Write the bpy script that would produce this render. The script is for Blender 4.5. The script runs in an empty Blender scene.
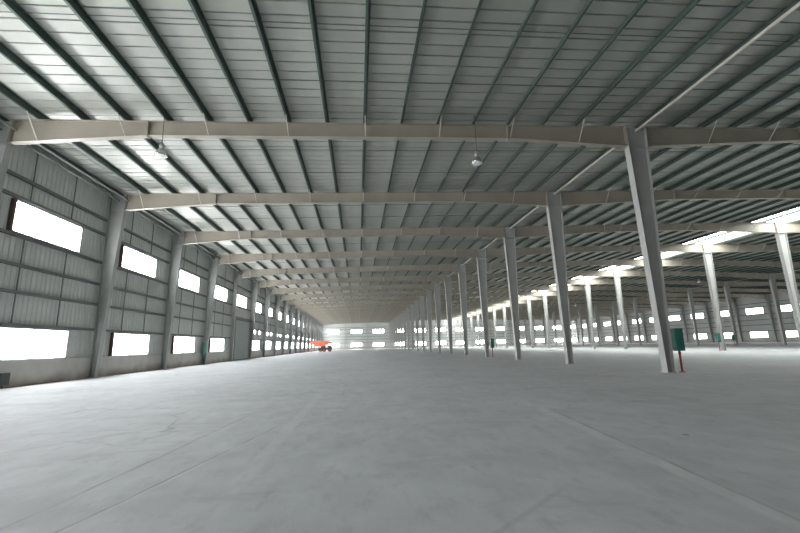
import bpy, math, random
from mathutils import Matrix, Vector
random.seed(7)
S = bpy.context.scene
C = S.collection

# ------------------------------------------------------------------ camera
cam = bpy.data.cameras.new('camera')
cam.sensor_width = 36.0
cam.lens = 403.7 / 800 * 36.0
cam.clip_end = 500
cam_o = bpy.data.objects.new('camera', cam); C.objects.link(cam_o)
PITCH, YAW, ROLL, EYE = 0.19166, 0.10537, 0.02314, 1.367
_f = Vector((math.sin(YAW) * math.cos(PITCH), math.cos(YAW) * math.cos(PITCH), math.sin(PITCH)))
_r = Vector((math.cos(YAW), -math.sin(YAW), 0)); _u = _r.cross(_f)
_c, _s = math.cos(ROLL), math.sin(ROLL)
R_, U_ = _c * _r - _s * _u, _s * _r + _c * _u
m = Matrix((R_, U_, -_f)).transposed().to_4x4(); m.translation = (0, 0, EYE)
cam_o.matrix_world = m
S.camera = cam_o

# ------------------------------------------------------------------ light: pale overcast sky outside; daylight enters through panes
w = bpy.data.worlds.new('world'); S.world = w; w.use_nodes = True
w.node_tree.nodes['Background'].inputs[0].default_value = (0.86, 0.93, 1.0, 1)
w.node_tree.nodes['Background'].inputs[1].default_value = 1.0
L_SIDE, L_UPPER, L_RIGHT, L_END, L_ROOF = 18.5, 41.0, 10.0, 30.0, 13.0
vs = S.view_settings
vs.view_transform = 'Standard'; vs.look = 'None'; vs.gamma = 1; vs.use_curve_mapping = False
vs.exposure = 0.0
S.cycles.max_bounces = 10; S.cycles.diffuse_bounces = 6; S.cycles.glossy_bounces = 3
S.cycles.sample_clamp_indirect = 8

# ------------------------------------------------------------------ dimensions (metres)
BAY = 8.0
Y0, Y1 = -8.0, 168.0
XL, XA, XR_, XC, XW = -14.32, 12.75, 38.5, 64.2, 90.0     # left wall column line, three inner rows, right wall line
Z0, SL = 10.73, 0.0239
def ztop(x):                       # top of the rafters
    return Z0 + SL * x if x <= XR_ else Z0 + SL * (2 * XR_ - x)
ORD = ('first second third fourth fifth sixth seventh eighth ninth tenth eleventh twelfth thirteenth fourteenth fifteenth '
       'sixteenth seventeenth eighteenth nineteenth twentieth').split()
TENS = {20: 'twenty', 30: 'thirty', 40: 'forty', 50: 'fifty', 60: 'sixty', 70: 'seventy'}
def ordinal(n):
    if n <= 20: return ORD[n - 1]
    t, u = n // 10 * 10, n % 10
    return TENS[t] + '-' + ORD[u - 1] if u else TENS[t][:-1] + 'ieth'

# ------------------------------------------------------------------ materials
def mat(name, col, rough=0.6, metal=0.0, var=0.0, scale=3.0, spec=0.5, stretch=(1, 1, 1), col2=None, detail=4):
    M = bpy.data.materials.new(name); M.use_nodes = True
    N, L = M.node_tree.nodes, M.node_tree.links
    b = N['Principled BSDF']
    b.inputs['Roughness'].default_value = rough; b.inputs['Metallic'].default_value = metal
    b.inputs['Specular IOR Level'].default_value = spec
    tc = N.new('ShaderNodeTexCoord'); mp = N.new('ShaderNodeMapping'); mp.inputs['Scale'].default_value = stretch
    nz = N.new('ShaderNodeTexNoise'); nz.inputs['Scale'].default_value = scale; nz.inputs['Detail'].default_value = detail
    rp = N.new('ShaderNodeValToRGB')
    c2 = col2 or tuple(max(0, c * (1 - var)) for c in col)
    rp.color_ramp.elements[0].color = (*c2, 1); rp.color_ramp.elements[1].color = (*col, 1)
    rp.color_ramp.elements[0].position = 0.3; rp.color_ramp.elements[1].position = 0.65
    L.new(tc.outputs['Object'], mp.inputs[0]); L.new(mp.outputs[0], nz.inputs['Vector'])
    L.new(nz.outputs[0], rp.inputs[0]); L.new(rp.outputs[0], b.inputs['Base Color'])
    return M
def glow(name, col, strength):
    M = bpy.data.materials.new(name); M.use_nodes = True
    b = M.node_tree.nodes['Principled BSDF']
    b.inputs['Base Color'].default_value = (0.8, 0.8, 0.8, 1); b.inputs['Roughness'].default_value = 0.3
    b.inputs['Emission Color'].default_value = (*col, 1); b.inputs['Emission Strength'].default_value = strength
    return M
M_sheet = mat('wall_sheet', (0.56, 0.575, 0.56), 0.45, 0, 0.10, 0.6)
M_deck = mat('roof_sheet', (0.44, 0.458, 0.418), 0.45, 0.2, 0.08, 0.5)
M_girt = mat('girt_steel', (0.15, 0.165, 0.158), 0.5, 0.2, 0.15, 1.0)
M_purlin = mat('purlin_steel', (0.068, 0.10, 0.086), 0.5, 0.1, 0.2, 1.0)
M_column = mat('column_paint', (0.43, 0.435, 0.42), 0.5, 0, 0.10, 1.2)
M_wcol = mat('wall_column_paint', (0.37, 0.385, 0.37), 0.5, 0, 0.12, 1.2)
M_rafter = mat('rafter_paint', (0.355, 0.322, 0.268), 0.5, 0, 0.12, 0.8)
M_tube = mat('tube_paint', (0.60, 0.57, 0.50), 0.5, 0, 0.08, 2)
M_frame = mat('window_frame', (0.62, 0.63, 0.63), 0.5, 0, 0.08, 4)
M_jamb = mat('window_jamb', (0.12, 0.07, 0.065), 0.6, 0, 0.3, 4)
M_green = mat('cabinet_green', (0.010, 0.15, 0.115), 0.35, 0, 0.12, 3)
M_dgreen = mat('cabinet_trim', (0.012, 0.16, 0.13), 0.4, 0, 0.12, 3)
M_red = mat('pipe_red', (0.27, 0.02, 0.02), 0.4, 0, 0.2, 4)
M_white = mat('kerb_white', (0.74, 0.73, 0.70), 0.7, 0, 0.08, 2)
M_bolt = mat('galvanised', (0.42, 0.44, 0.44), 0.45, 0.5, 0.1, 6)
M_dark = mat('dark_metal', (0.05, 0.055, 0.055), 0.5, 0.2, 0.2, 4)
M_refl = mat('lamp_reflector', (0.75, 0.77, 0.76), 0.22, 0.8, 0.05, 4)
M_lens = mat('lamp_lens', (0.80, 0.82, 0.80), 0.15, 0, 0.05, 4)
M_orange = mat('machine_orange', (0.72, 0.16, 0.09), 0.5, 0, 0.2, 1.5)
M_rubber = mat('tyre_rubber', (0.03, 0.03, 0.03), 0.8, 0, 0.2, 4)
M_door = mat('door_sheet', (0.40, 0.435, 0.425), 0.5, 0, 0.1, 0.8)
M_pane = glow('daylit_pane', (0.97, 0.985, 1.0), L_SIDE)
M_paneU = glow('daylit_pane_upper', (0.97, 0.985, 1.0), L_UPPER)
M_paneF = glow('daylit_pane_far', (0.98, 1.0, 0.98), L_RIGHT)
M_paneE = glow('daylit_pane_end', (0.98, 1.0, 0.98), L_END)
M_roofl = glow('daylit_roof_sheet', (0.97, 1.0, 0.96), L_ROOF)

# masonry plinth: pale render with brownish damp along the foot
M_dado = mat('plinth_render', (0.52, 0.50, 0.475), 0.8, 0, 0.12, 1.4, 0.3)
def damp(M):
    N, L = M.node_tree.nodes, M.node_tree.links
    b = N['Principled BSDF']; src = b.inputs['Base Color'].links[0].from_socket
    tc = N.new('ShaderNodeTexCoord'); sx = N.new('ShaderNodeSeparateXYZ'); L.new(tc.outputs['Object'], sx.inputs[0])
    nz = N.new('ShaderNodeTexNoise'); nz.inputs['Scale'].default_value = 0.9; nz.inputs['Detail'].default_value = 5
    L.new(tc.outputs['Object'], nz.inputs['Vector'])
    a = N.new('ShaderNodeMath'); a.operation = 'MULTIPLY_ADD'; a.inputs[1].default_value = 0.9; a.inputs[2].default_value = -0.05
    L.new(nz.outputs[0], a.inputs[0])
    d = N.new('ShaderNodeMath'); d.operation = 'SUBTRACT'; L.new(a.outputs[0], d.inputs[0]); L.new(sx.outputs['Z'], d.inputs[1])
    r = N.new('ShaderNodeMapRange'); r.inputs['From Min'].default_value = -0.1; r.inputs['From Max'].default_value = 0.4
    r.inputs['To Max'].default_value = 0.8
    L.new(d.outputs[0], r.inputs[0])
    mx = N.new('ShaderNodeMix'); mx.data_type = 'RGBA'
    L.new(r.outputs[0], mx.inputs[0]); L.new(src, mx.inputs[6]); mx.inputs[7].default_value = (0.26, 0.19, 0.145, 1)
    L.new(mx.outputs[2], b.inputs['Base Color'])
damp(M_dado)

# concrete floor: mottled slabs, saw-cut joints, scuffs, small dark stains
def floor_mat():
    M = bpy.data.materials.new('concrete_floor'); M.use_nodes = True
    N, L = M.node_tree.nodes, M.node_tree.links
    b = N['Principled BSDF']; tc = N.new('ShaderNodeTexCoord'); co = tc.outputs['Object']
    def noise(scale, detail=5, st=(1, 1, 1), rough=0.55, dist=0.0):
        mp = N.new('ShaderNodeMapping'); mp.inputs['Scale'].default_value = st; L.new(co, mp.inputs[0])
        n = N.new('ShaderNodeTexNoise'); n.inputs['Scale'].default_value = scale; n.inputs['Detail'].default_value = detail
        n.inputs['Roughness'].default_value = rough; n.inputs['Distortion'].default_value = dist
        L.new(mp.outputs[0], n.inputs['Vector']); return n.outputs[0]
    def math_(op, a, bb=None, c=None):
        n = N.new('ShaderNodeMath'); n.operation = op
        for i, v in enumerate((a, bb, c)):
            if v is None: continue
            if isinstance(v, (int, float)): n.inputs[i].default_value = v
            else: L.new(v, n.inputs[i])
        return n.outputs[0]
    def mr(v, a, c, lo=0.0, hi=1.0):
        n = N.new('ShaderNodeMapRange'); n.inputs['From Min'].default_value = a; n.inputs['From Max'].default_value = c
        n.inputs['To Min'].default_value = lo; n.inputs['To Max'].default_value = hi
        L.new(v, n.inputs[0]); return n.outputs[0]
    def mix(fac, a, bb, mode='MIX'):
        n = N.new('ShaderNodeMix'); n.data_type = 'RGBA'; n.blend_type = mode
        if isinstance(fac, (int, float)): n.inputs[0].default_value = fac
        else: L.new(fac, n.inputs[0])
        for i, v in ((6, a), (7, bb)):
            if isinstance(v, tuple): n.inputs[i].default_value = (*v, 1)
            else: L.new(v, n.inputs[i])
        return n.outputs[2]
    sx = N.new('ShaderNodeSeparateXYZ'); L.new(co, sx.inputs[0]); X, Y = sx.outputs['X'], sx.outputs['Y']
    base = mix(mr(noise(0.35, 6), 0.35, 0.68), (0.43, 0.445, 0.458), (0.515, 0.535, 0.55))
    base = mix(mr(noise(2.2, 7, (1, 0.6, 1)), 0.42, 0.72, 0.0, 0.6), base, (0.585, 0.605, 0.618))
    base = mix(mr(noise(5.0, 6, (1, 0.4, 1), 0.68), 0.52, 0.76, 0.0, 0.65), base, (0.33, 0.342, 0.35))
    base = mix(mr(noise(0.9, 6, (1, 1, 1), 0.7, 1.2), 0.55, 0.7, 0.0, 0.3), base, (0.34, 0.352, 0.36))
    base = mix(mr(noise(1.6, 4, (0.25, 1, 1), 0.6, 0.6), 0.58, 0.68, 0.0, 0.35), base, (0.33, 0.34, 0.345))
    wob = math_('MULTIPLY_ADD', noise(0.6, 2), 0.10, -0.05)
    def line(coord, at, width, period=None):
        v = math_('ADD', coord, wob)
        v = math_('SUBTRACT', v, at)
        if period: v = math_('PINGPONG', v, period / 2.0)
        else: v = math_('ABSOLUTE', v)
        return mr(v, width * 0.5, width, 1.0, 0.0)
    brk = mr(noise(0.8, 3), 0.40, 0.6, 0.15, 1.0)
    # longitudinal construction joints
    def seg(x0, y0, x1, y1, width, soft=0.0):
        """mask of a straight mark from (x0, y0) to (x1, y1) on the floor"""
        dx, dy = x1 - x0, y1 - y0; ln = math.hypot(dx, dy)
        u = math_('ADD', math_('MULTIPLY', math_('SUBTRACT', X, x0), dx / ln), math_('MULTIPLY', math_('SUBTRACT', Y, y0), dy / ln))
        v = math_('ADD', math_('MULTIPLY', math_('SUBTRACT', X, x0), -dy / ln), math_('MULTIPLY', math_('SUBTRACT', Y, y0), dx / ln))
        v = math_('ABSOLUTE', math_('ADD', v, wob))
        m1 = mr(v, width * 0.5, width, 1.0, 0.0)
        return math_('MULTIPLY', m1, math_('MULTIPLY', mr(u, 0.0, ln * 0.12, 0.0, 1.0), mr(u, ln * 0.8, ln, 1.0, 0.0)))
    pat = mr(noise(1.3, 5), 0.36, 0.6, 0.15, 0.9)
    for x0, y0, x1, y1, wd, f, col in ((-2.65, 2.4, -1.2, 8.6, 0.018, 0.75, (0.22, 0.225, 0.23)), (-2.61, 2.4, -1.16, 8.6, 0.03, 0.35, (0.64, 0.65, 0.65)),
                                       (-2.85, 3.6, -2.2, 9.6, 0.028, 0.8, (0.24, 0.245, 0.25)), (-1.25, 3.5, -1.1, 14.0, 0.12, 0.4, (0.62, 0.63, 0.63)),
                                       (3.15, 2.2, 3.95, 10.5, 0.13, 0.75, (0.63, 0.64, 0.64)), (3.21, 2.2, 4.0, 9.0, 0.03, 0.75, (0.25, 0.255, 0.255)),
                                       (0.7, 2.9, 2.1, 4.15, 0.04, 0.3, (0.25, 0.255, 0.26)), (-6.0, 5.5, -3.2, 8.5, 0.05, 0.45, (0.28, 0.29, 0.29)),
                                       (9.0, 6.0, 9.3, 22.0, 0.09, 0.35, (0.6, 0.61, 0.61)), (-9.5, 9.0, -5.0, 9.8, 0.07, 0.4, (0.28, 0.29, 0.29))):
        base = mix(math_('MULTIPLY', math_('MULTIPLY', seg(x0, y0, x1, y1, wd), pat), f), base, col)
    j6 = math_('MULTIPLY', line(Y, 8.0, 0.03, 8.0), math_('MULTIPLY', brk, 0.35))
    base = mix(j6, base, (0.22, 0.225, 0.225))
    # wandering hairline cracks
    vo = N.new('ShaderNodeTexVoronoi'); vo.feature = 'DISTANCE_TO_EDGE'; vo.inputs['Scale'].default_value = 0.22
    mp = N.new('ShaderNodeMapping'); L.new(co, mp.inputs[0])
    nz = N.new('ShaderNodeTexNoise'); nz.inputs['Scale'].default_value = 1.2; nz.inputs['Detail'].default_value = 6
    L.new(co, nz.inputs['Vector'])
    va = N.new('ShaderNodeVectorMath'); va.operation = 'MULTIPLY_ADD'; va.inputs[1].default_value = (0.9, 0.9, 0.9)
    L.new(nz.outputs[1], va.inputs[0]); L.new(mp.outputs[0], va.inputs[2]); L.new(va.outputs[0], vo.inputs['Vector'])
    crack = math_('MULTIPLY', mr(vo.outputs['Distance'], 0.002, 0.009, 1.0, 0.0), mr(noise(0.3, 2), 0.48, 0.62, 0.0, 0.5))
    base = mix(crack, base, (0.2, 0.21, 0.21))
    # small dark spots and drips
    v2 = N.new('ShaderNodeTexVoronoi'); v2.inputs['Scale'].default_value = 0.9
    va2 = N.new('ShaderNodeVectorMath'); va2.operation = 'MULTIPLY_ADD'; va2.inputs[1].default_value = (0.25, 0.25, 0.25)
    L.new(noise(9, 3), va2.inputs[0]); L.new(co, va2.inputs[2]); L.new(va2.outputs[0], v2.inputs['Vector'])
    spot = math_('MULTIPLY', mr(v2.outputs['Distance'], 0.03, 0.06, 1.0, 0.0), mr(noise(0.7, 2), 0.44, 0.52, 0.0, 0.75))
    base = mix(spot, base, (0.13, 0.135, 0.135))
    L.new(base, b.inputs['Base Color'])
    L.new(mr(noise(1.5, 5), 0.3, 0.7, 0.62, 0.8), b.inputs['Roughness'])
    b.inputs['Specular IOR Level'].default_value = 0.35
    bp = N.new('ShaderNodeBump'); bp.inputs['Strength'].default_value = 0.12; bp.inputs['Distance'].default_value = 0.01
    L.new(noise(14, 6), bp.inputs['Height']); L.new(bp.outputs[0], b.inputs['Normal'])
    return M
M_floor = floor_mat()

# ------------------------------------------------------------------ mesh helpers
class MB:
    def __init__(s): s.v = []; s.f = []
    def quad(s, *p):
        n = len(s.v); s.v += [tuple(q) for q in p]; s.f.append(tuple(range(n, n + len(p)))); return s
    def hexa(s, p):                 # p: bottom 4 then top 4
        n = len(s.v); s.v += [tuple(q) for q in p]
        s.f += [tuple(n + i for i in q) for q in ((3, 2, 1, 0), (4, 5, 6, 7), (0, 1, 5, 4), (1, 2, 6, 5), (2, 3, 7, 6), (3, 0, 4, 7))]
        return s
    def box(s, x0, x1, y0, y1, z0, z1):
        return s.hexa([(x0, y0, z0), (x1, y0, z0), (x1, y1, z0), (x0, y1, z0), (x0, y0, z1), (x1, y0, z1), (x1, y1, z1), (x0, y1, z1)])
    def tube(s, a, b, r, r2=None, n=10, caps=True):
        a, b = Vector(a), Vector(b); d = (b - a).normalized()
        t = Vector((0, 0, 1)) if abs(d.z) < 0.9 else Vector((1, 0, 0))
        u = d.cross(t).normalized(); w_ = d.cross(u); r2 = r if r2 is None else r2
        k = len(s.v)
        for c, q in ((a, r), (b, r2)):
            for i in range(n):
                g = 2 * math.pi * i / n; s.v.append(tuple(c + q * (math.cos(g) * u + math.sin(g) * w_)))
        for i in range(n):
            j = (i + 1) % n; s.f.append((k + i, k + j, k + n + j, k + n + i))
        if caps:
            s.f.append(tuple(k + n - 1 - i for i in range(n))); s.f.append(tuple(k + n + i for i in range(n)))
        return s
    def lathe(s, prof, c=(0, 0, 0), n=20):
        k = len(s.v)
        for r, z in prof:
            for i in range(n):
                g = 2 * math.pi * i / n; s.v.append((c[0] + r * math.cos(g), c[1] + r * math.sin(g), c[2] + z))
        for a in range(len(prof) - 1):
            for i in range(n):
                j = (i + 1) % n; o = k + a * n
                s.f.append((o + i, o + j, o + n + j, o + n + i))
        return s
    def mesh(s, name, m_):
        me = bpy.data.meshes.new(name); me.from_pydata(s.v, [], s.f); me.materials.append(m_); me.update()
        return me
def obj(name, mb, m_, parent=None, loc=None, smooth=False):
    me = mb.mesh(name, m_) if isinstance(mb, MB) else mb
    if smooth: me.polygons.foreach_set('use_smooth', [True] * len(me.polygons))
    o = bpy.data.objects.new(name, me); C.objects.link(o)
    if parent: o.parent = parent
    if loc: o.location = loc
    return o
def tag(o, label, cat, group=None):
    o['label'] = label; o['category'] = cat; o['kind'] = 'thing'
    if group: o['group'] = group
    return o
def root(name, loc, label=None, cat=None, group=None):
    o = bpy.data.objects.new(name, None); C.objects.link(o); o.location = loc; o.empty_display_size = 0.2
    if label: tag(o, label, cat, group)
    return o
def struct(o): o['kind'] = 'structure'; return o
def dup(o, loc, label, rot=None):
    r = o.copy(); C.objects.link(r); r.location = loc; r['label'] = label
    if rot is not None: r.rotation_euler = rot
    for ch in list(o.children):
        c = ch.copy(); C.objects.link(c); c.parent = r
        for g in list(ch.children):
            d = g.copy(); C.objects.link(d); d.parent = c
    return r

# ================================================================== SETTING
struct(obj('floor', MB().box(XL - 0.6, XW + 0.6, Y0 - 0.3, Y1 + 0.6, -0.2, 0.0), M_floor))

# roof deck: sheets with narrow upstanding ribs running down the slope; a daylight strip is left open at the ridge
PUR = 0.25                       # purlin depth
RIDGE0, RIDGE1 = 36.55, 40.45
def deck(x0, x1):
    mb = MB(); y = Y0
    prof = []
    while y < Y1:
        prof += [(y, 0), (y + 0.44, 0), (y + 0.45, 0.055), (y + 0.49, 0.055)]; y += 0.5
    prof.append((Y1, 0))
    for (ya, za), (yb, zb) in zip(prof, prof[1:]):
        h0, h1 = ztop(x0) + PUR, ztop(x1) + PUR
        mb.quad((x0, ya, h0 + za), (x0, yb, h0 + zb), (x1, yb, h1 + zb), (x1, ya, h1 + za))
    return mb
dk = deck(XL - 0.25, RIDGE0)
d2 = deck(RIDGE1, XW + 0.25)
n = len(dk.v); dk.v += d2.v; dk.f += [tuple(i + n for i in f) for f in d2.f]
struct(obj('ceiling', dk, M_deck))

# corrugated wall sheeting
def sheet(mb, axis, at, inward, a0, a1, z0, z1, period=0.28, depth=0.03):
    """ribbed sheet along y (axis 'y', at = x) or along x (axis 'x', at = y)"""
    pts = []; a = a0
    while a < a1 - 1e-6:
        for da, dd in ((0, 0), (period * 0.6, 0), (period * 0.7, depth), (period * 0.9, depth)):
            if a + da < a1: pts.append((a + da, dd))
        a += period
    pts.append((a1, 0))
    for (p, dp), (q, dq) in zip(pts, pts[1:]):
        if axis == 'y':
            P = [(at + inward * dp, p, z0), (at + inward * dq, q, z0), (at + inward * dq, q, z1), (at + inward * dp, p, z1)]
        else:
            P = [(p, at + inward * dp, z0), (q, at + inward * dq, z0), (q, at + inward * dq, z1), (p, at + inward * dp, z1)]
        if (axis == 'y') == (inward < 0): P = P[::-1]
        mb.quad(*P)
LO, HI = (1.10, 2.46), (6.42, 7.80)          # the two rows of windows
WO, WW = 1.80, 4.20                          # window offset in the bay and its width
MID = (3.30, 3.85)
SX = XL - 0.18                               # plane of the left sheets
DOOR_BAY = 6
nb0, nb1 = int(Y0 / BAY), int(Y1 / BAY)
NW = -1                                      # first bay with windows in the left wall
mb = MB()
def holes_band(mb, axis, at, inw, spans, holes, z0, z1):
    cur = spans[0]
    for a, b in holes:
        sheet(mb, axis, at, inw, cur, a, z0, z1); cur = b
    sheet(mb, axis, at, inw, cur, spans[1], z0, z1)
left_lo = [(n * BAY + WO, n * BAY + WO + WW) for n in range(NW, nb1) if n != DOOR_BAY]
left_hi = [(n * BAY + WO, n * BAY + WO + WW) for n in range(NW, nb1)]
left_mid = [(n * BAY + o, n * BAY + o + 1.1) for n in range(7, nb1) for o in (2.5, 5.4)]
holes_band(mb, 'y', SX, 1, (Y0, Y1), left_lo, 1.06, LO[1])
sheet(mb, 'y', SX, 1, Y0, Y1, LO[1], MID[0])
holes_band(mb, 'y', SX, 1, (Y0, Y1), left_mid, MID[0], MID[1])
sheet(mb, 'y', SX, 1, Y0, Y1, MID[1], HI[0])
holes_band(mb, 'y', SX, 1, (Y0, Y1), left_hi, HI[0], HI[1])
sheet(mb, 'y', SX, 1, Y0, Y1, HI[1], ztop(SX) + PUR)
struct(obj('wall_left', mb, M_sheet))
mb = MB()
for a, b in ((Y0, DOOR_BAY * BAY + 0.7), (DOOR_BAY * BAY + 7.6, Y1)):
    mb.box(XL - 0.24, XL - 0.02, a, b, 0, 1.09)
pl = struct(obj('trim_1', mb, M_dado)); pl['label'] = 'pale rendered plinth along the foot of the left wall'

SXR = XW + 0.18
right = [(n * BAY + WO, n * BAY + WO + WW) for n in range(nb0, nb1)]
mb = MB()
for z0, z1, hs in ((0.9, LO[0], []), (LO[0], LO[1], right), (LO[1], HI[0], []), (HI[0], HI[1], right), (HI[1], ztop(SXR) + PUR, [])):
    holes_band(mb, 'y', SXR, -1, (Y0, Y1), hs, z0, z1)
struct(obj('wall_right', mb, M_sheet))
struct(obj('trim_2', MB().box(XW + 0.02, XW + 0.24, Y0, Y1, 0, 1.09), M_dado))
# end wall
YE = Y1 + 0.18
posts_x = [XL + (XA - XL) * i / 3 for i in range(1, 4)] + [XA + (XW - XA) * i / 9 for i in range(1, 9)]
edges = [XL] + posts_x + [XW]
end_h = [((a + b) / 2 - 2.2, (a + b) / 2 + 2.2) for a, b in zip(edges, edges[1:])]
mb = MB()
for z0, z1, hs in ((0.9, LO[0], []), (LO[0], LO[1], end_h), (LO[1], HI[0], []), (HI[0], HI[1], end_h)):
    holes_band(mb, 'x', YE, -1, (SX, SXR), hs, z0, z1)
for a, b in ((SX, XR_), (XR_, SXR)):
    nseg = 60
    for i in range(nseg):
        p, q = a + (b - a) * i / nseg, a + (b - a) * (i + 1) / nseg
        dp = 0.03 if i % 2 else 0
        mb.quad((p, YE - dp, HI[1]), (q, YE - dp, HI[1]), (q, YE - dp, ztop(q) + PUR), (p, YE - dp, ztop(p) + PUR))
struct(obj('wall_far', mb, M_sheet))
struct(obj('trim_3', MB().box(SX, SXR, Y1 + 0.02, Y1 + 0.24, 0, 1.09), M_dado))
# unseen wall added behind the camera; its dark colour cuts bounced light
mb = MB()
for a, b in ((SX, XR_), (XR_, SXR)):
    mb.quad((a, Y0, 0), (b, Y0, 0), (b, Y0, ztop(b) + PUR), (a, Y0, ztop(a) + PUR))
struct(obj('wall_behind', mb, mat('rear_wall_dark', (0.13, 0.125, 0.12), 0.9, 0, 0.2, 1.0)))
# low white kerbs
struct(obj('baseboard_right', MB().box(XW - 0.45, XW + 0.02, 20, Y1, 0, 0.16), M_white))
struct(obj('baseboard_far', MB().box(XL, XW - 0.45, Y1 - 0.35, Y1 + 0.02, 0, 0.16), M_white))

# windows: frame, mullion, daylit pane
wcount = [0]
def window(axis, at, inw, a0, a1, z0, z1, pm, reveal=0.10, jamb=False, bars=1):
    wcount[0] += 1
    W = bpy.data.objects.new('window_%d' % wcount[0], None); C.objects.link(W); struct(W)
    mid = (a0 + a1) / 2
    def P(mb, s0, s1, d0, d1, q0, q1):
        lo, hi = sorted((at + inw * d0, at + inw * d1))
        if axis == 'y': mb.box(lo - W.location.x, hi - W.location.x, s0 - mid, s1 - mid, q0, q1)
        else: mb.box(s0 - mid, s1 - mid, lo - W.location.y, hi - W.location.y, q0, q1)
    W.location = (at, mid, 0) if axis == 'y' else (mid, at, 0)
    t = 0.05
    fr = MB()
    P(fr, a0, a1, -0.02, reveal, z1 - t, z1); P(fr, a0, a1, -0.02, reveal, z0, z0 + t)
    P(fr, a0, a0 + t, -0.02, reveal, z0 + t, z1 - t); P(fr, a1 - t, a1, -0.02, reveal, z0 + t, z1 - t)
    obj('window_frame', fr, M_frame, W)
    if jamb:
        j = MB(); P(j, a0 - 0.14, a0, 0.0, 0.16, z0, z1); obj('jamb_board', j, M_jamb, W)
    for i in range(bars):
        mu = MB(); s = a0 + (a1 - a0) * (i + 1) / (bars + 1); P(mu, s - 0.025, s + 0.025, 0.0, 0.05, z0 + t, z1 - t)
        obj('mullion', mu, M_frame, W)
    pn = MB(); P(pn, a0 + t, a1 - t, -0.012, 0.0, z0 + t, z1 - t); obj('pane', pn, pm, W)
    return W
for n in range(NW, nb1):
    a = n * BAY + WO
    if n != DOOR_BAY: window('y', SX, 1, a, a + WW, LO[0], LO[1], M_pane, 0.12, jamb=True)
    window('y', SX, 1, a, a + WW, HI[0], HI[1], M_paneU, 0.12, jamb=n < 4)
for a, b in left_mid: window('y', SX, 1, a, b, MID[0], MID[1], M_paneU, 0.08, bars=0)
for n in range(7, nb1):
    a = n * BAY + WO
    window('y', SXR, -1, a, a + WW, LO[0], LO[1], M_paneF); window('y', SXR, -1, a, a + WW, HI[0], HI[1], M_paneF)
for n in range(nb0, 7):
    a = n * BAY + WO
    window('y', SXR, -1, a, a + WW, LO[0], LO[1], M_paneF, bars=0); window('y', SXR, -1, a, a + WW, HI[0], HI[1], M_paneF, bars=0)
for a, b in end_h:
    window('x', YE, -1, a, b, LO[0], LO[1], M_paneE); window('x', YE, -1, a, b, HI[0], HI[1], M_paneE)

# ridge daylight strip: one translucent sheet per bay with its laps
for n in range(nb0, nb1):
    wcount[0] += 1
    W = struct(bpy.data.objects.new('window_%d' % wcount[0], None)); C.objects.link(W); W.location = (XR_, n * BAY, 0)
    y0, y1 = 0.0, BAY
    zz = ztop(XR_) + PUR + 0.03; ze = ztop(RIDGE0) + PUR + 0.03; hw = XR_ - RIDGE0
    pn = MB()
    pn.hexa([(-hw, y0, ze), (0, y0, zz), (0, y1, zz), (-hw, y1, ze), (-hw, y0, ze + .02), (0, y0, zz + .02), (0, y1, zz + .02), (-hw, y1, ze + .02)])
    pn.hexa([(0, y0, zz), (hw, y0, ze), (hw, y1, ze), (0, y1, zz), (0, y0, zz + .02), (hw, y0, ze + .02), (hw, y1, ze + .02), (0, y1, zz + .02)])
    obj('pane', pn, M_roofl, W)
    rb = MB()
    for k in range(8):
        y = k + 0.5
        for s in (-1, 1):
            q = [(0, y, zz - .03), (s * hw, y, ze - .03), (s * hw, y + .05, ze - .03), (0, y + .05, zz - .03)]
            rb.hexa(q + [(a, b, c + .028) for a, b, c in q])
    obj('glazing_bar', rb, M_frame, W)

# sliding door in the left wall
D = struct(root('door_1', (XL - 0.02, DOOR_BAY * BAY, 0)))
mb = MB(); sheet(mb, 'y', 0.06, 1, 1.3, 7.3, 0.05, 4.72, 0.30, 0.03)
mb.box(0.0, 0.058, 1.3, 7.3, 0.05, 4.72)
obj('door_panel', mb, M_door, D)
fr = MB().box(0.0, 0.11, 1.22, 1.34, 0.02, 4.78).box(0.0, 0.11, 7.26, 7.38, 0.02, 4.78).box(0.0, 0.11, 1.34, 7.26, 4.68, 4.78).box(0.0, 0.11, 1.34, 7.26, 0.02, 0.14)
obj('door_frame', fr, M_girt, D)
obj('door_track', MB().box(-0.02, 0.22, 0.6, 7.9, 4.80, 4.98), M_girt, D)
obj('door_handle', MB().tube((0.14, 6.9, 1.0), (0.14, 6.9, 1.5), 0.02).box(0.08, 0.15, 6.88, 6.92, 1.05, 1.08).box(0.08, 0.15, 6.88, 6.92, 1.42, 1.45), M_bolt, D)

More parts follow.
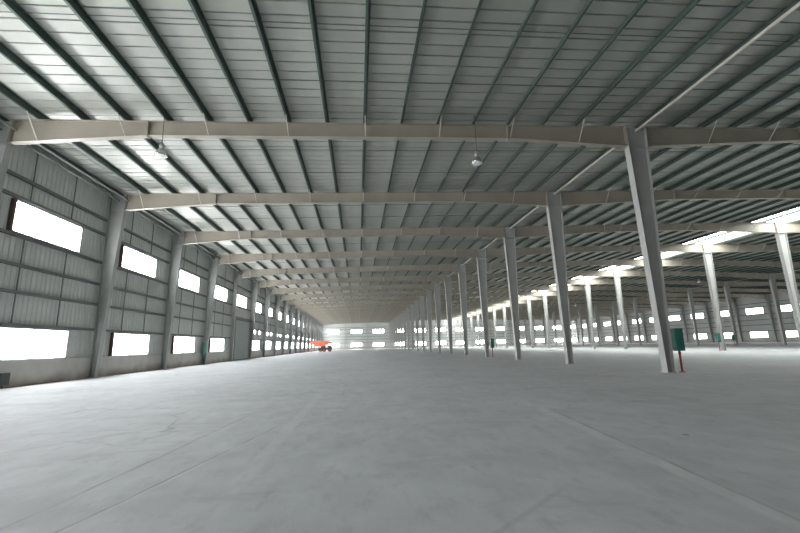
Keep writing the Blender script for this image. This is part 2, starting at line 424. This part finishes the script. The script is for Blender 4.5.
# ================================================================== STEEL FRAME
# ---- inner columns: tapered I-section, narrow foot, wide head
def make_column(name, loc, h, dbase, dtop, label, group, side=0, m_=M_column, wd=0.15):
    """side 0: both flanges flare; side 1: the outer (left) flange is upright"""
    r = root(name, loc, label, 'column', group)
    b0, b1 = (-dbase / 2, dbase / 2) if side == 0 else (0, dbase)
    t0, t1 = (-dtop / 2, dtop / 2) if side == 0 else (0, dtop)
    tf = 0.018
    def fl(xb, xt, s):
        return MB().hexa([(xb, -wd, 0.03), (xb + s * tf, -wd, 0.03), (xb + s * tf, wd, 0.03), (xb, wd, 0.03),
                          (xt, -wd, h), (xt + s * tf, -wd, h), (xt + s * tf, wd, h), (xt, wd, h)] if s > 0 else
                         [(xb + s * tf, -wd, 0.03), (xb, -wd, 0.03), (xb, wd, 0.03), (xb + s * tf, wd, 0.03),
                          (xt + s * tf, -wd, h), (xt, -wd, h), (xt, wd, h), (xt + s * tf, wd, h)])
    obj('flange', fl(b0, t0, 1), m_, r); obj('flange', fl(b1, t1, -1), m_, r)
    obj('web', MB().hexa([(b0 + tf, -.006, .03), (b1 - tf, -.006, .03), (b1 - tf, .006, .03), (b0 + tf, .006, .03),
                          (t0 + tf, -.006, h), (t1 - tf, -.006, h), (t1 - tf, .006, h), (t0 + tf, .006, h)]), m_, r)
    obj('base_plate', MB().box(b0 - 0.04, b1 + 0.04, -wd - 0.04, wd + 0.04, 0.0, 0.03), m_, r)
    obj('stiffener_plate', MB().box(t0 + tf, t1 - tf, -wd + .01, -.006, h - 1.02, h - 1.005).box(t0 + tf, t1 - tf, .006, wd - .01, h - 1.02, h - 1.005), m_, r)
    return r
LAST = nb1                              # frame index at the far wall
def row(name, x, first, h, db, dt, words, group, side=0, skip=(), rot=None):
    src = None
    for i, n in enumerate(range(first, LAST)):
        lab = words % ('nearest' if i == 0 else ordinal(i + 1))
        if n in skip: continue
        if src is None:
            src = make_column(name, (x, n * BAY, 0), h, db, dt, lab, group, side, m_=M_column if side == 0 else M_wcol, wd=0.17 if side == 0 else 0.15)
            if rot: src.rotation_euler = rot
        else: dup(src, (x, n * BAY, 0), lab)
wall_h = ztop(XL) - 0.02
row('wall_column', XL, 2, wall_h, 0.27, 0.87, '%s tapered steel column from the front along the left wall', 'columns along the left wall', 1, skip=(DOOR_BAY,))
# slim straight post at the door bay
make_column('wall_column', (XL, DOOR_BAY * BAY, 0), wall_h, 0.30, 0.42, 'slim pale column at the near side of the grey sliding door in the left wall', 'columns along the left wall', 1)
row('inner_column', XA, 2, ztop(XA) - 0.02, 0.32, 1.0, '%s grey column from the front in the row nearest the camera', 'columns of the near inner row')
row('inner_column', XR_, 4, ztop(XR_) - 0.02, 0.32, 0.9, '%s bright column from the front in the row under the roof light strip', 'columns under the roof light strip')
row('inner_column', XC, 7, ztop(XC) - 0.02, 0.32, 0.9, '%s dark column from the front in the row beyond the roof light strip', 'columns of the inner row nearest the right wall')
row('wall_column', XW, 9, ztop(XW) - 0.02, 0.27, 0.87, '%s tapered column from the front along the far right wall', 'columns along the right wall', 1, rot=(0, 0, math.pi))
# end wall posts
src = None
for i, x in enumerate(posts_x):
    lab = '%s post from the left standing against the far end wall' % ordinal(i + 1)
    if src is None:
        src = root('end_wall_post', (x, Y1 - 0.16, 0), lab, 'post', 'posts of the far end wall')
        obj('post_shaft', MB().box(-.12, .12, -.15, -.135, .02, 10.2).box(-.12, .12, .135, .15, .02, 10.2).box(-.006, .006, -.135, .135, .02, 10.2), M_column, src)
        obj('base_plate', MB().box(-.16, .16, -.17, .17, 0, .02), M_column, src)
    else: dup(src, (x, Y1 - 0.16, 0), lab)

# ---- rafters: haunched I-beams, one per span and frame
PX = 1.6; PSTART = -12.49
def make_rafter(xa, xb, fa, fb, da, dm, db, loc, label, group):
    """xa..xb span, haunch ends at fa and fb, depths at left end / middle / right end; coordinates relative to loc.x"""
    r = root('rafter', loc, label, 'rafter', group)
    X0 = loc[0]; wd, tf = 0.13, 0.016
    st = [(xa, da), (fa, dm), (fb, dm), (xb, db)]
    up, lo, wb = MB(), MB(), MB()
    for (p, dp), (q, dq) in zip(st, st[1:]):
        zp, zq = ztop(p), ztop(q)
        def bar(mb, p0, p1, q0, q1, hw):
            mb.hexa([(p - X0, -hw, p0), (q - X0, -hw, q0), (q - X0, hw, q0), (p - X0, hw, p0),
                     (p - X0, -hw, p1), (q - X0, -hw, q1), (q - X0, hw, q1), (p - X0, hw, p1)])
        bar(up, zp - tf, zp, zq - tf, zq, wd); bar(lo, zp - dp, zp - dp + tf, zq - dq, zq - dq + tf, wd)
        bar(wb, zp - dp + tf, zp - tf, zq - dq + tf, zq - tf, 0.006)
    obj('flange', up, M_rafter, r); obj('flange', lo, M_rafter, r); obj('web', wb, M_rafter, r)
    for x in (fa, fb):
        obj('splice_plate', MB().box(x - X0 - .02, x - X0 + .02, -wd - .005, wd + .005, ztop(x) - dm - .05, ztop(x) - 0.001), M_rafter, r)
    for x, d in ((xa, da), (xb, db)):
        s = 0.012 if x == xa else -0.012
        a, b = sorted((x - X0, x - X0 + 2 * s)); obj('end_plate', MB().box(a, b, -wd - .01, wd + .01, ztop(x) - d - .04, ztop(x) - .001), M_rafter, r)
    k0 = math.ceil((xa + .4 - PSTART) / (2 * PX)); k = k0
    while PSTART + 2 * PX * k < xb - .4:
        x = PSTART + 2 * PX * k; k += 1
        if abs(x - XR_) < 2.5: continue
        # depth of beam here
        d = dm
        for (p, dp), (q, dq) in zip(st, st[1:]):
            if p <= x <= q: d = dp + (dq - dp) * (x - p) / (q - p)
        obj('fly_brace', MB().tube((x - X0, -0.75, ztop(x) - 0.024), (x - X0 + 0.02, -wd + .02, ztop(x) - d + .03), 0.022, n=6), M_tube, r)
    return r
spans = [(-13.47, XA - 0.5, -8.45, 6.64, 0.98, 0.64, 0.98, 'left span, between left wall and near inner row', 2, 'rafters of the left span'),
         (XA + 0.5, XR_ - 0.45, 21.4, 29.8, 0.98, 0.62, 1.0, 'second span, between near inner row and roof light', 2, 'rafters of the second span'),
         (XR_ + 0.45, XC - 0.45, 47.0, 55.6, 1.0, 0.62, 0.95, 'third span, right of the roof light strip', 4, 'rafters of the third span'),
         (XC + 0.45, XW - 0.87, 72.8, 81.5, 0.95, 0.62, 0.98, 'fourth span, reaching the far right wall', 7, 'rafters of the fourth span')]
for xa, xb, fa, fb, da, dm, db, words, first, grp in spans:
    src = None
    for i, n in enumerate(range(first, LAST)):
        lab = '%s rafter from the front in the %s' % ('nearest' if i == 0 else ordinal(i + 1), words)
        loc = ((xa + xb) / 2, n * BAY, 0)
        if src is None: src = make_rafter(xa, xb, fa, fb, da, dm, db, loc, lab, grp)
        else: dup(src, loc, lab)

# ---- purlins: Z-sections running the length of the hall on top of the rafters
xs = []; x = PSTART - PX
while x < XR_ - 0.5: xs.append(x); x += PX
xs_r = [2 * XR_ - q for q in reversed(xs) if 2 * XR_ - q < XW + 0.1]
nl = len(xs)
def purlin_mesh(slope):
    L_ = Y1 - Y0; mb = MB()
    mb.box(-.004, .004, 0, L_, 0.002, PUR - .012)
    mb.box(-.075, .004, 0, L_, 0.002, 0.010)
    mb.box(-.004, .075, 0, L_, PUR - .020, PUR - .012)
    mb.box(-.075, -.068, 0, L_, .010, .028)
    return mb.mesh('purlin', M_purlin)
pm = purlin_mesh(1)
p0 = None
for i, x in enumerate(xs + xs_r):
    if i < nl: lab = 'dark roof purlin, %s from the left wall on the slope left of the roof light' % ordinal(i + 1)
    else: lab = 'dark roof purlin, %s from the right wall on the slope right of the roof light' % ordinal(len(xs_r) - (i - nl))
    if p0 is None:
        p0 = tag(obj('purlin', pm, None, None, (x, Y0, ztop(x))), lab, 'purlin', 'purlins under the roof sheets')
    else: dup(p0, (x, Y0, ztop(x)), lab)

# ---- sag rods crossing the purlins at the third points of each bay
src = None
k = 0
for n in range(1, LAST):
    for o in (2.67, 5.33):
        y = n * BAY + o
        if y < 10: continue
        k += 1
        lab = 'thin sag rod between purlins, %s from the front' % ordinal(k)
        if src is None:
            mb = MB()
            a, b = XL + 0.2, RIDGE0
            mb.tube((a, 0, ztop(a) + 0.17), (b, 0, ztop(b) + 0.17), 0.014, n=6)
            src = tag(obj('sag_rod', mb, M_girt, None, (0, y, 0)), lab, 'sag rod', 'sag rods under the roof sheets')
        else: dup(src, (0, y, 0), lab)

# ---- tie tubes along the column heads
def long_tube(x, z, r, label, y0=Y0 + 0.1, m_=M_tube):
    return tag(obj('tie_tube', MB().tube((0, 0, 0), (0, Y1 - 0.1 - y0, 0), r, n=12), m_, None, (x, y0, z), smooth=False), label, 'tube', 'tie tubes along the column lines')
M_eave = mat('eave_tube', (0.27, 0.29, 0.275), 0.5, 0.1, 0.1, 2)
long_tube(-13.90, 10.0, 0.045, 'grey tube high along the left wall, outer of two', m_=M_eave)
long_tube(-13.36, 10.0, 0.045, 'grey tube high along the left wall, inner of two', m_=M_eave)
long_tube(12.86, ztop(12.86) - 0.16, 0.06, 'beige tie tube running over the heads of the near inner column row')
long_tube(XR_, ztop(XR_) - 0.25, 0.05, 'tie tube under the roof light strip over the bright column row')
long_tube(XC, ztop(XC) - 0.25, 0.05, 'tie tube over the heads of the dark column row on the right')

# ---- wall girts
def girt(axis, at, inw, a0, a1, z, label, grp):
    mb = MB()
    def B(d0, d1, z0, z1):
        lo, hi = sorted((inw * d0, inw * d1))
        if axis == 'y': mb.box(lo, hi, 0, a1 - a0, z0, z1)
        else: mb.box(0, a1 - a0, lo, hi, z0, z1)
    B(0.035, 0.17, 0.055, 0.065); B(0.035, 0.17, -0.065, -0.055); B(0.163, 0.171, -0.055, 0.055)
    return tag(obj('wall_girt', mb, M_girt, None, (at, a0, z) if axis == 'y' else (a0, at, z)), label, 'girt', grp)
GZ = [2.62, 3.95 - 0.68, 5.08 - 0.75, 5.4, 6.34, 7.88, 8.80]
GZ = [2.56, 3.93, 5.07, 6.30, 7.92, 8.79]
for i, z in enumerate(GZ):
    girt('y', SX, 1, Y0, Y1, z, 'horizontal girt of the left wall, %s from the floor' % ordinal(i + 1), 'girts of the left wall')
    girt('y', SXR, -1, 40, Y1, z, 'horizontal girt of the far right wall, %s from the floor' % ordinal(i + 1), 'girts of the right wall')
    girt('x', YE, -1, XL, XW, z, 'horizontal girt of the far end wall, %s from the floor' % ordinal(i + 1), 'girts of the far end wall')
# vertical struts between the girts of the left wall
src = None; k = 0
for n in range(2, LAST):
    for o in (2.5, 5.1):
        if n == DOOR_BAY: continue
        k += 1; lab = 'thin vertical strut on the left wall girts, %s from the front' % ordinal(k)
        y = n * BAY + o
        if src is None:
            src = root('wall_strut', (SX, y, 0), lab, 'strut', 'vertical struts on the left wall')
            obj('lower_bar', MB().box(0.10, 0.135, -.022, .022, 2.50, 6.36), M_girt, src)
            obj('upper_bar', MB().box(0.10, 0.135, -.022, .022, 7.86, 10.25), M_girt, src)
        else: dup(src, (SX, y, 0), lab)

# thin diagonal bracing rod right of the roof light
tag(obj('bracing_rod', MB().tube((XC, 63.84, 9.6), (XC, 56.16, 2.8), 0.02, n=6), M_tube), 'thin diagonal bracing rod high between dark columns on the right', 'rod')

# ================================================================== THINGS
# ---- hanging high-bay lamps
def make_lamp(loc, drop, label):
    r = root('pendant_lamp', loc, label, 'lamp', 'pendant lamps hanging from the roof')
    obj('cord', MB().tube((0, 0, 0.36), (0, 0, 0.36 + drop), 0.012, n=6), M_dark, r)
    h = obj('ballast_housing', MB().lathe([(0.001, .40), (.05, .40), (.085, .37), (.085, .20), (.06, .16), (.001, .16)], n=16), M_bolt, r, smooth=True)
    obj('hook', MB().tube((0, 0, .39), (0, 0, .46), .018, n=8), M_dark, h)
    obj('reflector', MB().lathe([(.05, .18), (.09, .14), (.17, .04), (.215, -.08), (.235, -.16), (.225, -.16), (.205, -.08), (.16, .035), (.08, .13), (.05, .165)], n=24), M_refl, r, smooth=True)
    obj('lens', MB().lathe([(.222, -.155), (.15, -.18), (.001, -.19)], n=24), M_lens, r, smooth=True)
    return r
lp = None
for (lx, ly, lz), lab in (((-7.7, 15.6, 9.02), 'small pendant lamp hanging in front of the left half of the nearest rafter'),
                          ((5.06, 15.6, 9.02), 'small pendant lamp hanging in front of the right half of the nearest rafter'),
                          ((49.0, 53.0, 9.40), 'tiny pendant lamp right of the nearest bright column row'),
                          ((46.5, 82.4, 8.85), 'tiny pendant lamp far back right of the second near-row column')):
    drop = ztop(lx) + PUR - lz - 0.36
    if lp is None: lp = make_lamp((lx, ly, lz), drop, lab)
    else:
        q = dup(lp, (lx, ly, lz), lab)
        for ch in q.children:
            if ch.name.startswith('cord'): ch.data = MB().tube((0, 0, 0.36), (0, 0, 0.36 + drop), 0.012, n=6).mesh('cord', M_dark)

# ---- green hose cabinets on red riser pipes
def make_cabinet(loc, label, rz=0, z0=.86, z1=1.76, riser=True):
    r = root('hose_cabinet', loc, label, 'cabinet', 'green hose cabinets on the columns')
    r.rotation_euler = (0, 0, rz)
    obj('cabinet_body', MB().box(-.16, .16, -.15, .14, z0, z1).box(-.175, .175, -.165, .155, z1, z1 + .025), M_green, r)
    d = obj('door', MB().box(-.14, .14, -.175, -.15, z0 + .03, z1 - .03), M_green, r)
    obj('handle', MB().box(.08, .11, -.205, -.175, (z0 + z1) / 2 - .07, (z0 + z1) / 2 + .07), M_dgreen, d)
    obj('back_rail', MB().box(-.13, -.09, .14, .20, z0 + .05, z1 - .05).box(.09, .13, .14, .20, z0 + .05, z1 - .05), M_dgreen, r)
    pm_ = M_red if riser else M_dgreen
    obj('riser_pipe', MB().tube((0, 0, 0.02), (0, 0, z0), 0.042, n=14).tube((0, 0, z0 - .12), (0, 0, z0 - .05), .058, n=14), pm_, r, smooth=False)
    obj('pipe_flange', MB().tube((0, 0, 0), (0, 0, 0.025), 0.13, n=16), pm_, r)
    return r
cb = make_cabinet((XA + 0.53, 15.9, 0), 'green hose cabinet on red pipe beside the nearest column of the near row')
dup(cb, (XA + 0.54, 39.9, 0), 'green hose cabinet on red pipe beside the fourth column of the near row')
dup(cb, (XR_ - 0.52, 39.9, 0), 'green hose cabinet beside the second bright column under the roof light')
dup(cb, (XC - 0.52, 63.9, 0), 'green hose cabinet beside the second dark column on the right')
cw = make_cabinet((XL + 0.24, 39.60, 0), 'green hose cabinet by the left wall before the sliding door', math.pi / 2, .96, 2.0, False)
dup(cw, (XL + 0.24, 63.60, 0), 'green hose cabinet by the left wall beyond the sliding door')

# ---- small dark electrical box on the plinth at the left edge
r = root('junction_box', (XL - 0.02, 18.42, 0), 'small dark metal box on the plinth at the left edge', 'box')
obj('box_body', MB().box(0, .10, -.22, .22, .12, .60), M_dark, r)
obj('box_lid', MB().box(.10, .12, -.23, .23, .11, .61), M_dark, r)
obj('conduit', MB().tube((.05, 0, 0), (.05, 0, .12), .02, n=8), M_dark, r)

# ---- orange crane parked in the far left corner
r = root('mobile_crane', (-9.6, 112.0, 0), 'orange machine with a long level boom parked in the far left corner', 'crane')
obj('chassis', MB().box(-1.0, 2.6, -.9, .9, .5, .85).box(-1.0, 2.5, -.85, .85, .85, 1.1), M_dark, r)
for x in (-.5, .5, 2.0):
    for s in (-1, 1):
        wh = obj('wheel', MB().tube((x, s * .62, .42), (x, s * .95, .42), .42, n=20), M_rubber, r)
        obj('hub', MB().tube((x, s * .95, .42), (x, s * .98, .42), .17, n=12), M_orange, wh)
obj('cab', MB().box(1.5, 2.55, -.85, .85, 1.1, 1.5).hexa([(1.5, -.82, 1.5), (2.55, -.82, 1.5), (2.55, .82, 1.5), (1.5, .82, 1.5), (1.55, -.72, 1.85), (2.15, -.72, 1.85), (2.15, .72, 1.85), (1.55, .72, 1.85)]), M_dark, r)
obj('turntable', MB().tube((.2, 0, 1.1), (.2, 0, 1.45), .65, n=20), M_dark, r)
obj('counterweight', MB().box(-2.0, .75, -.78, .78, 1.45, 2.35), M_orange, r)
bm = MB()
bm.hexa([(-3.3, -.38, 1.95), (1.6, -.38, 1.95), (1.6, .38, 1.95), (-3.3, .38, 1.95), (-3.3, -.38, 2.7), (1.6, -.38, 2.85), (1.6, .38, 2.85), (-3.3, .38, 2.7)])
bm.hexa([(1.6, -.3, 2.0), (2.9, -.2, 2.05), (2.9, .2, 2.05), (1.6, .3, 2.0), (1.6, -.3, 2.75), (2.9, -.2, 2.3), (2.9, .2, 2.3), (1.6, .3, 2.75)])
obj('boom', bm, M_orange, r)
obj('mast_post', MB().box(-3.1, -2.85, -.12, .12, .05, 1.95).box(-3.25, -2.7, -.25, .25, 0, .05), M_orange, r)
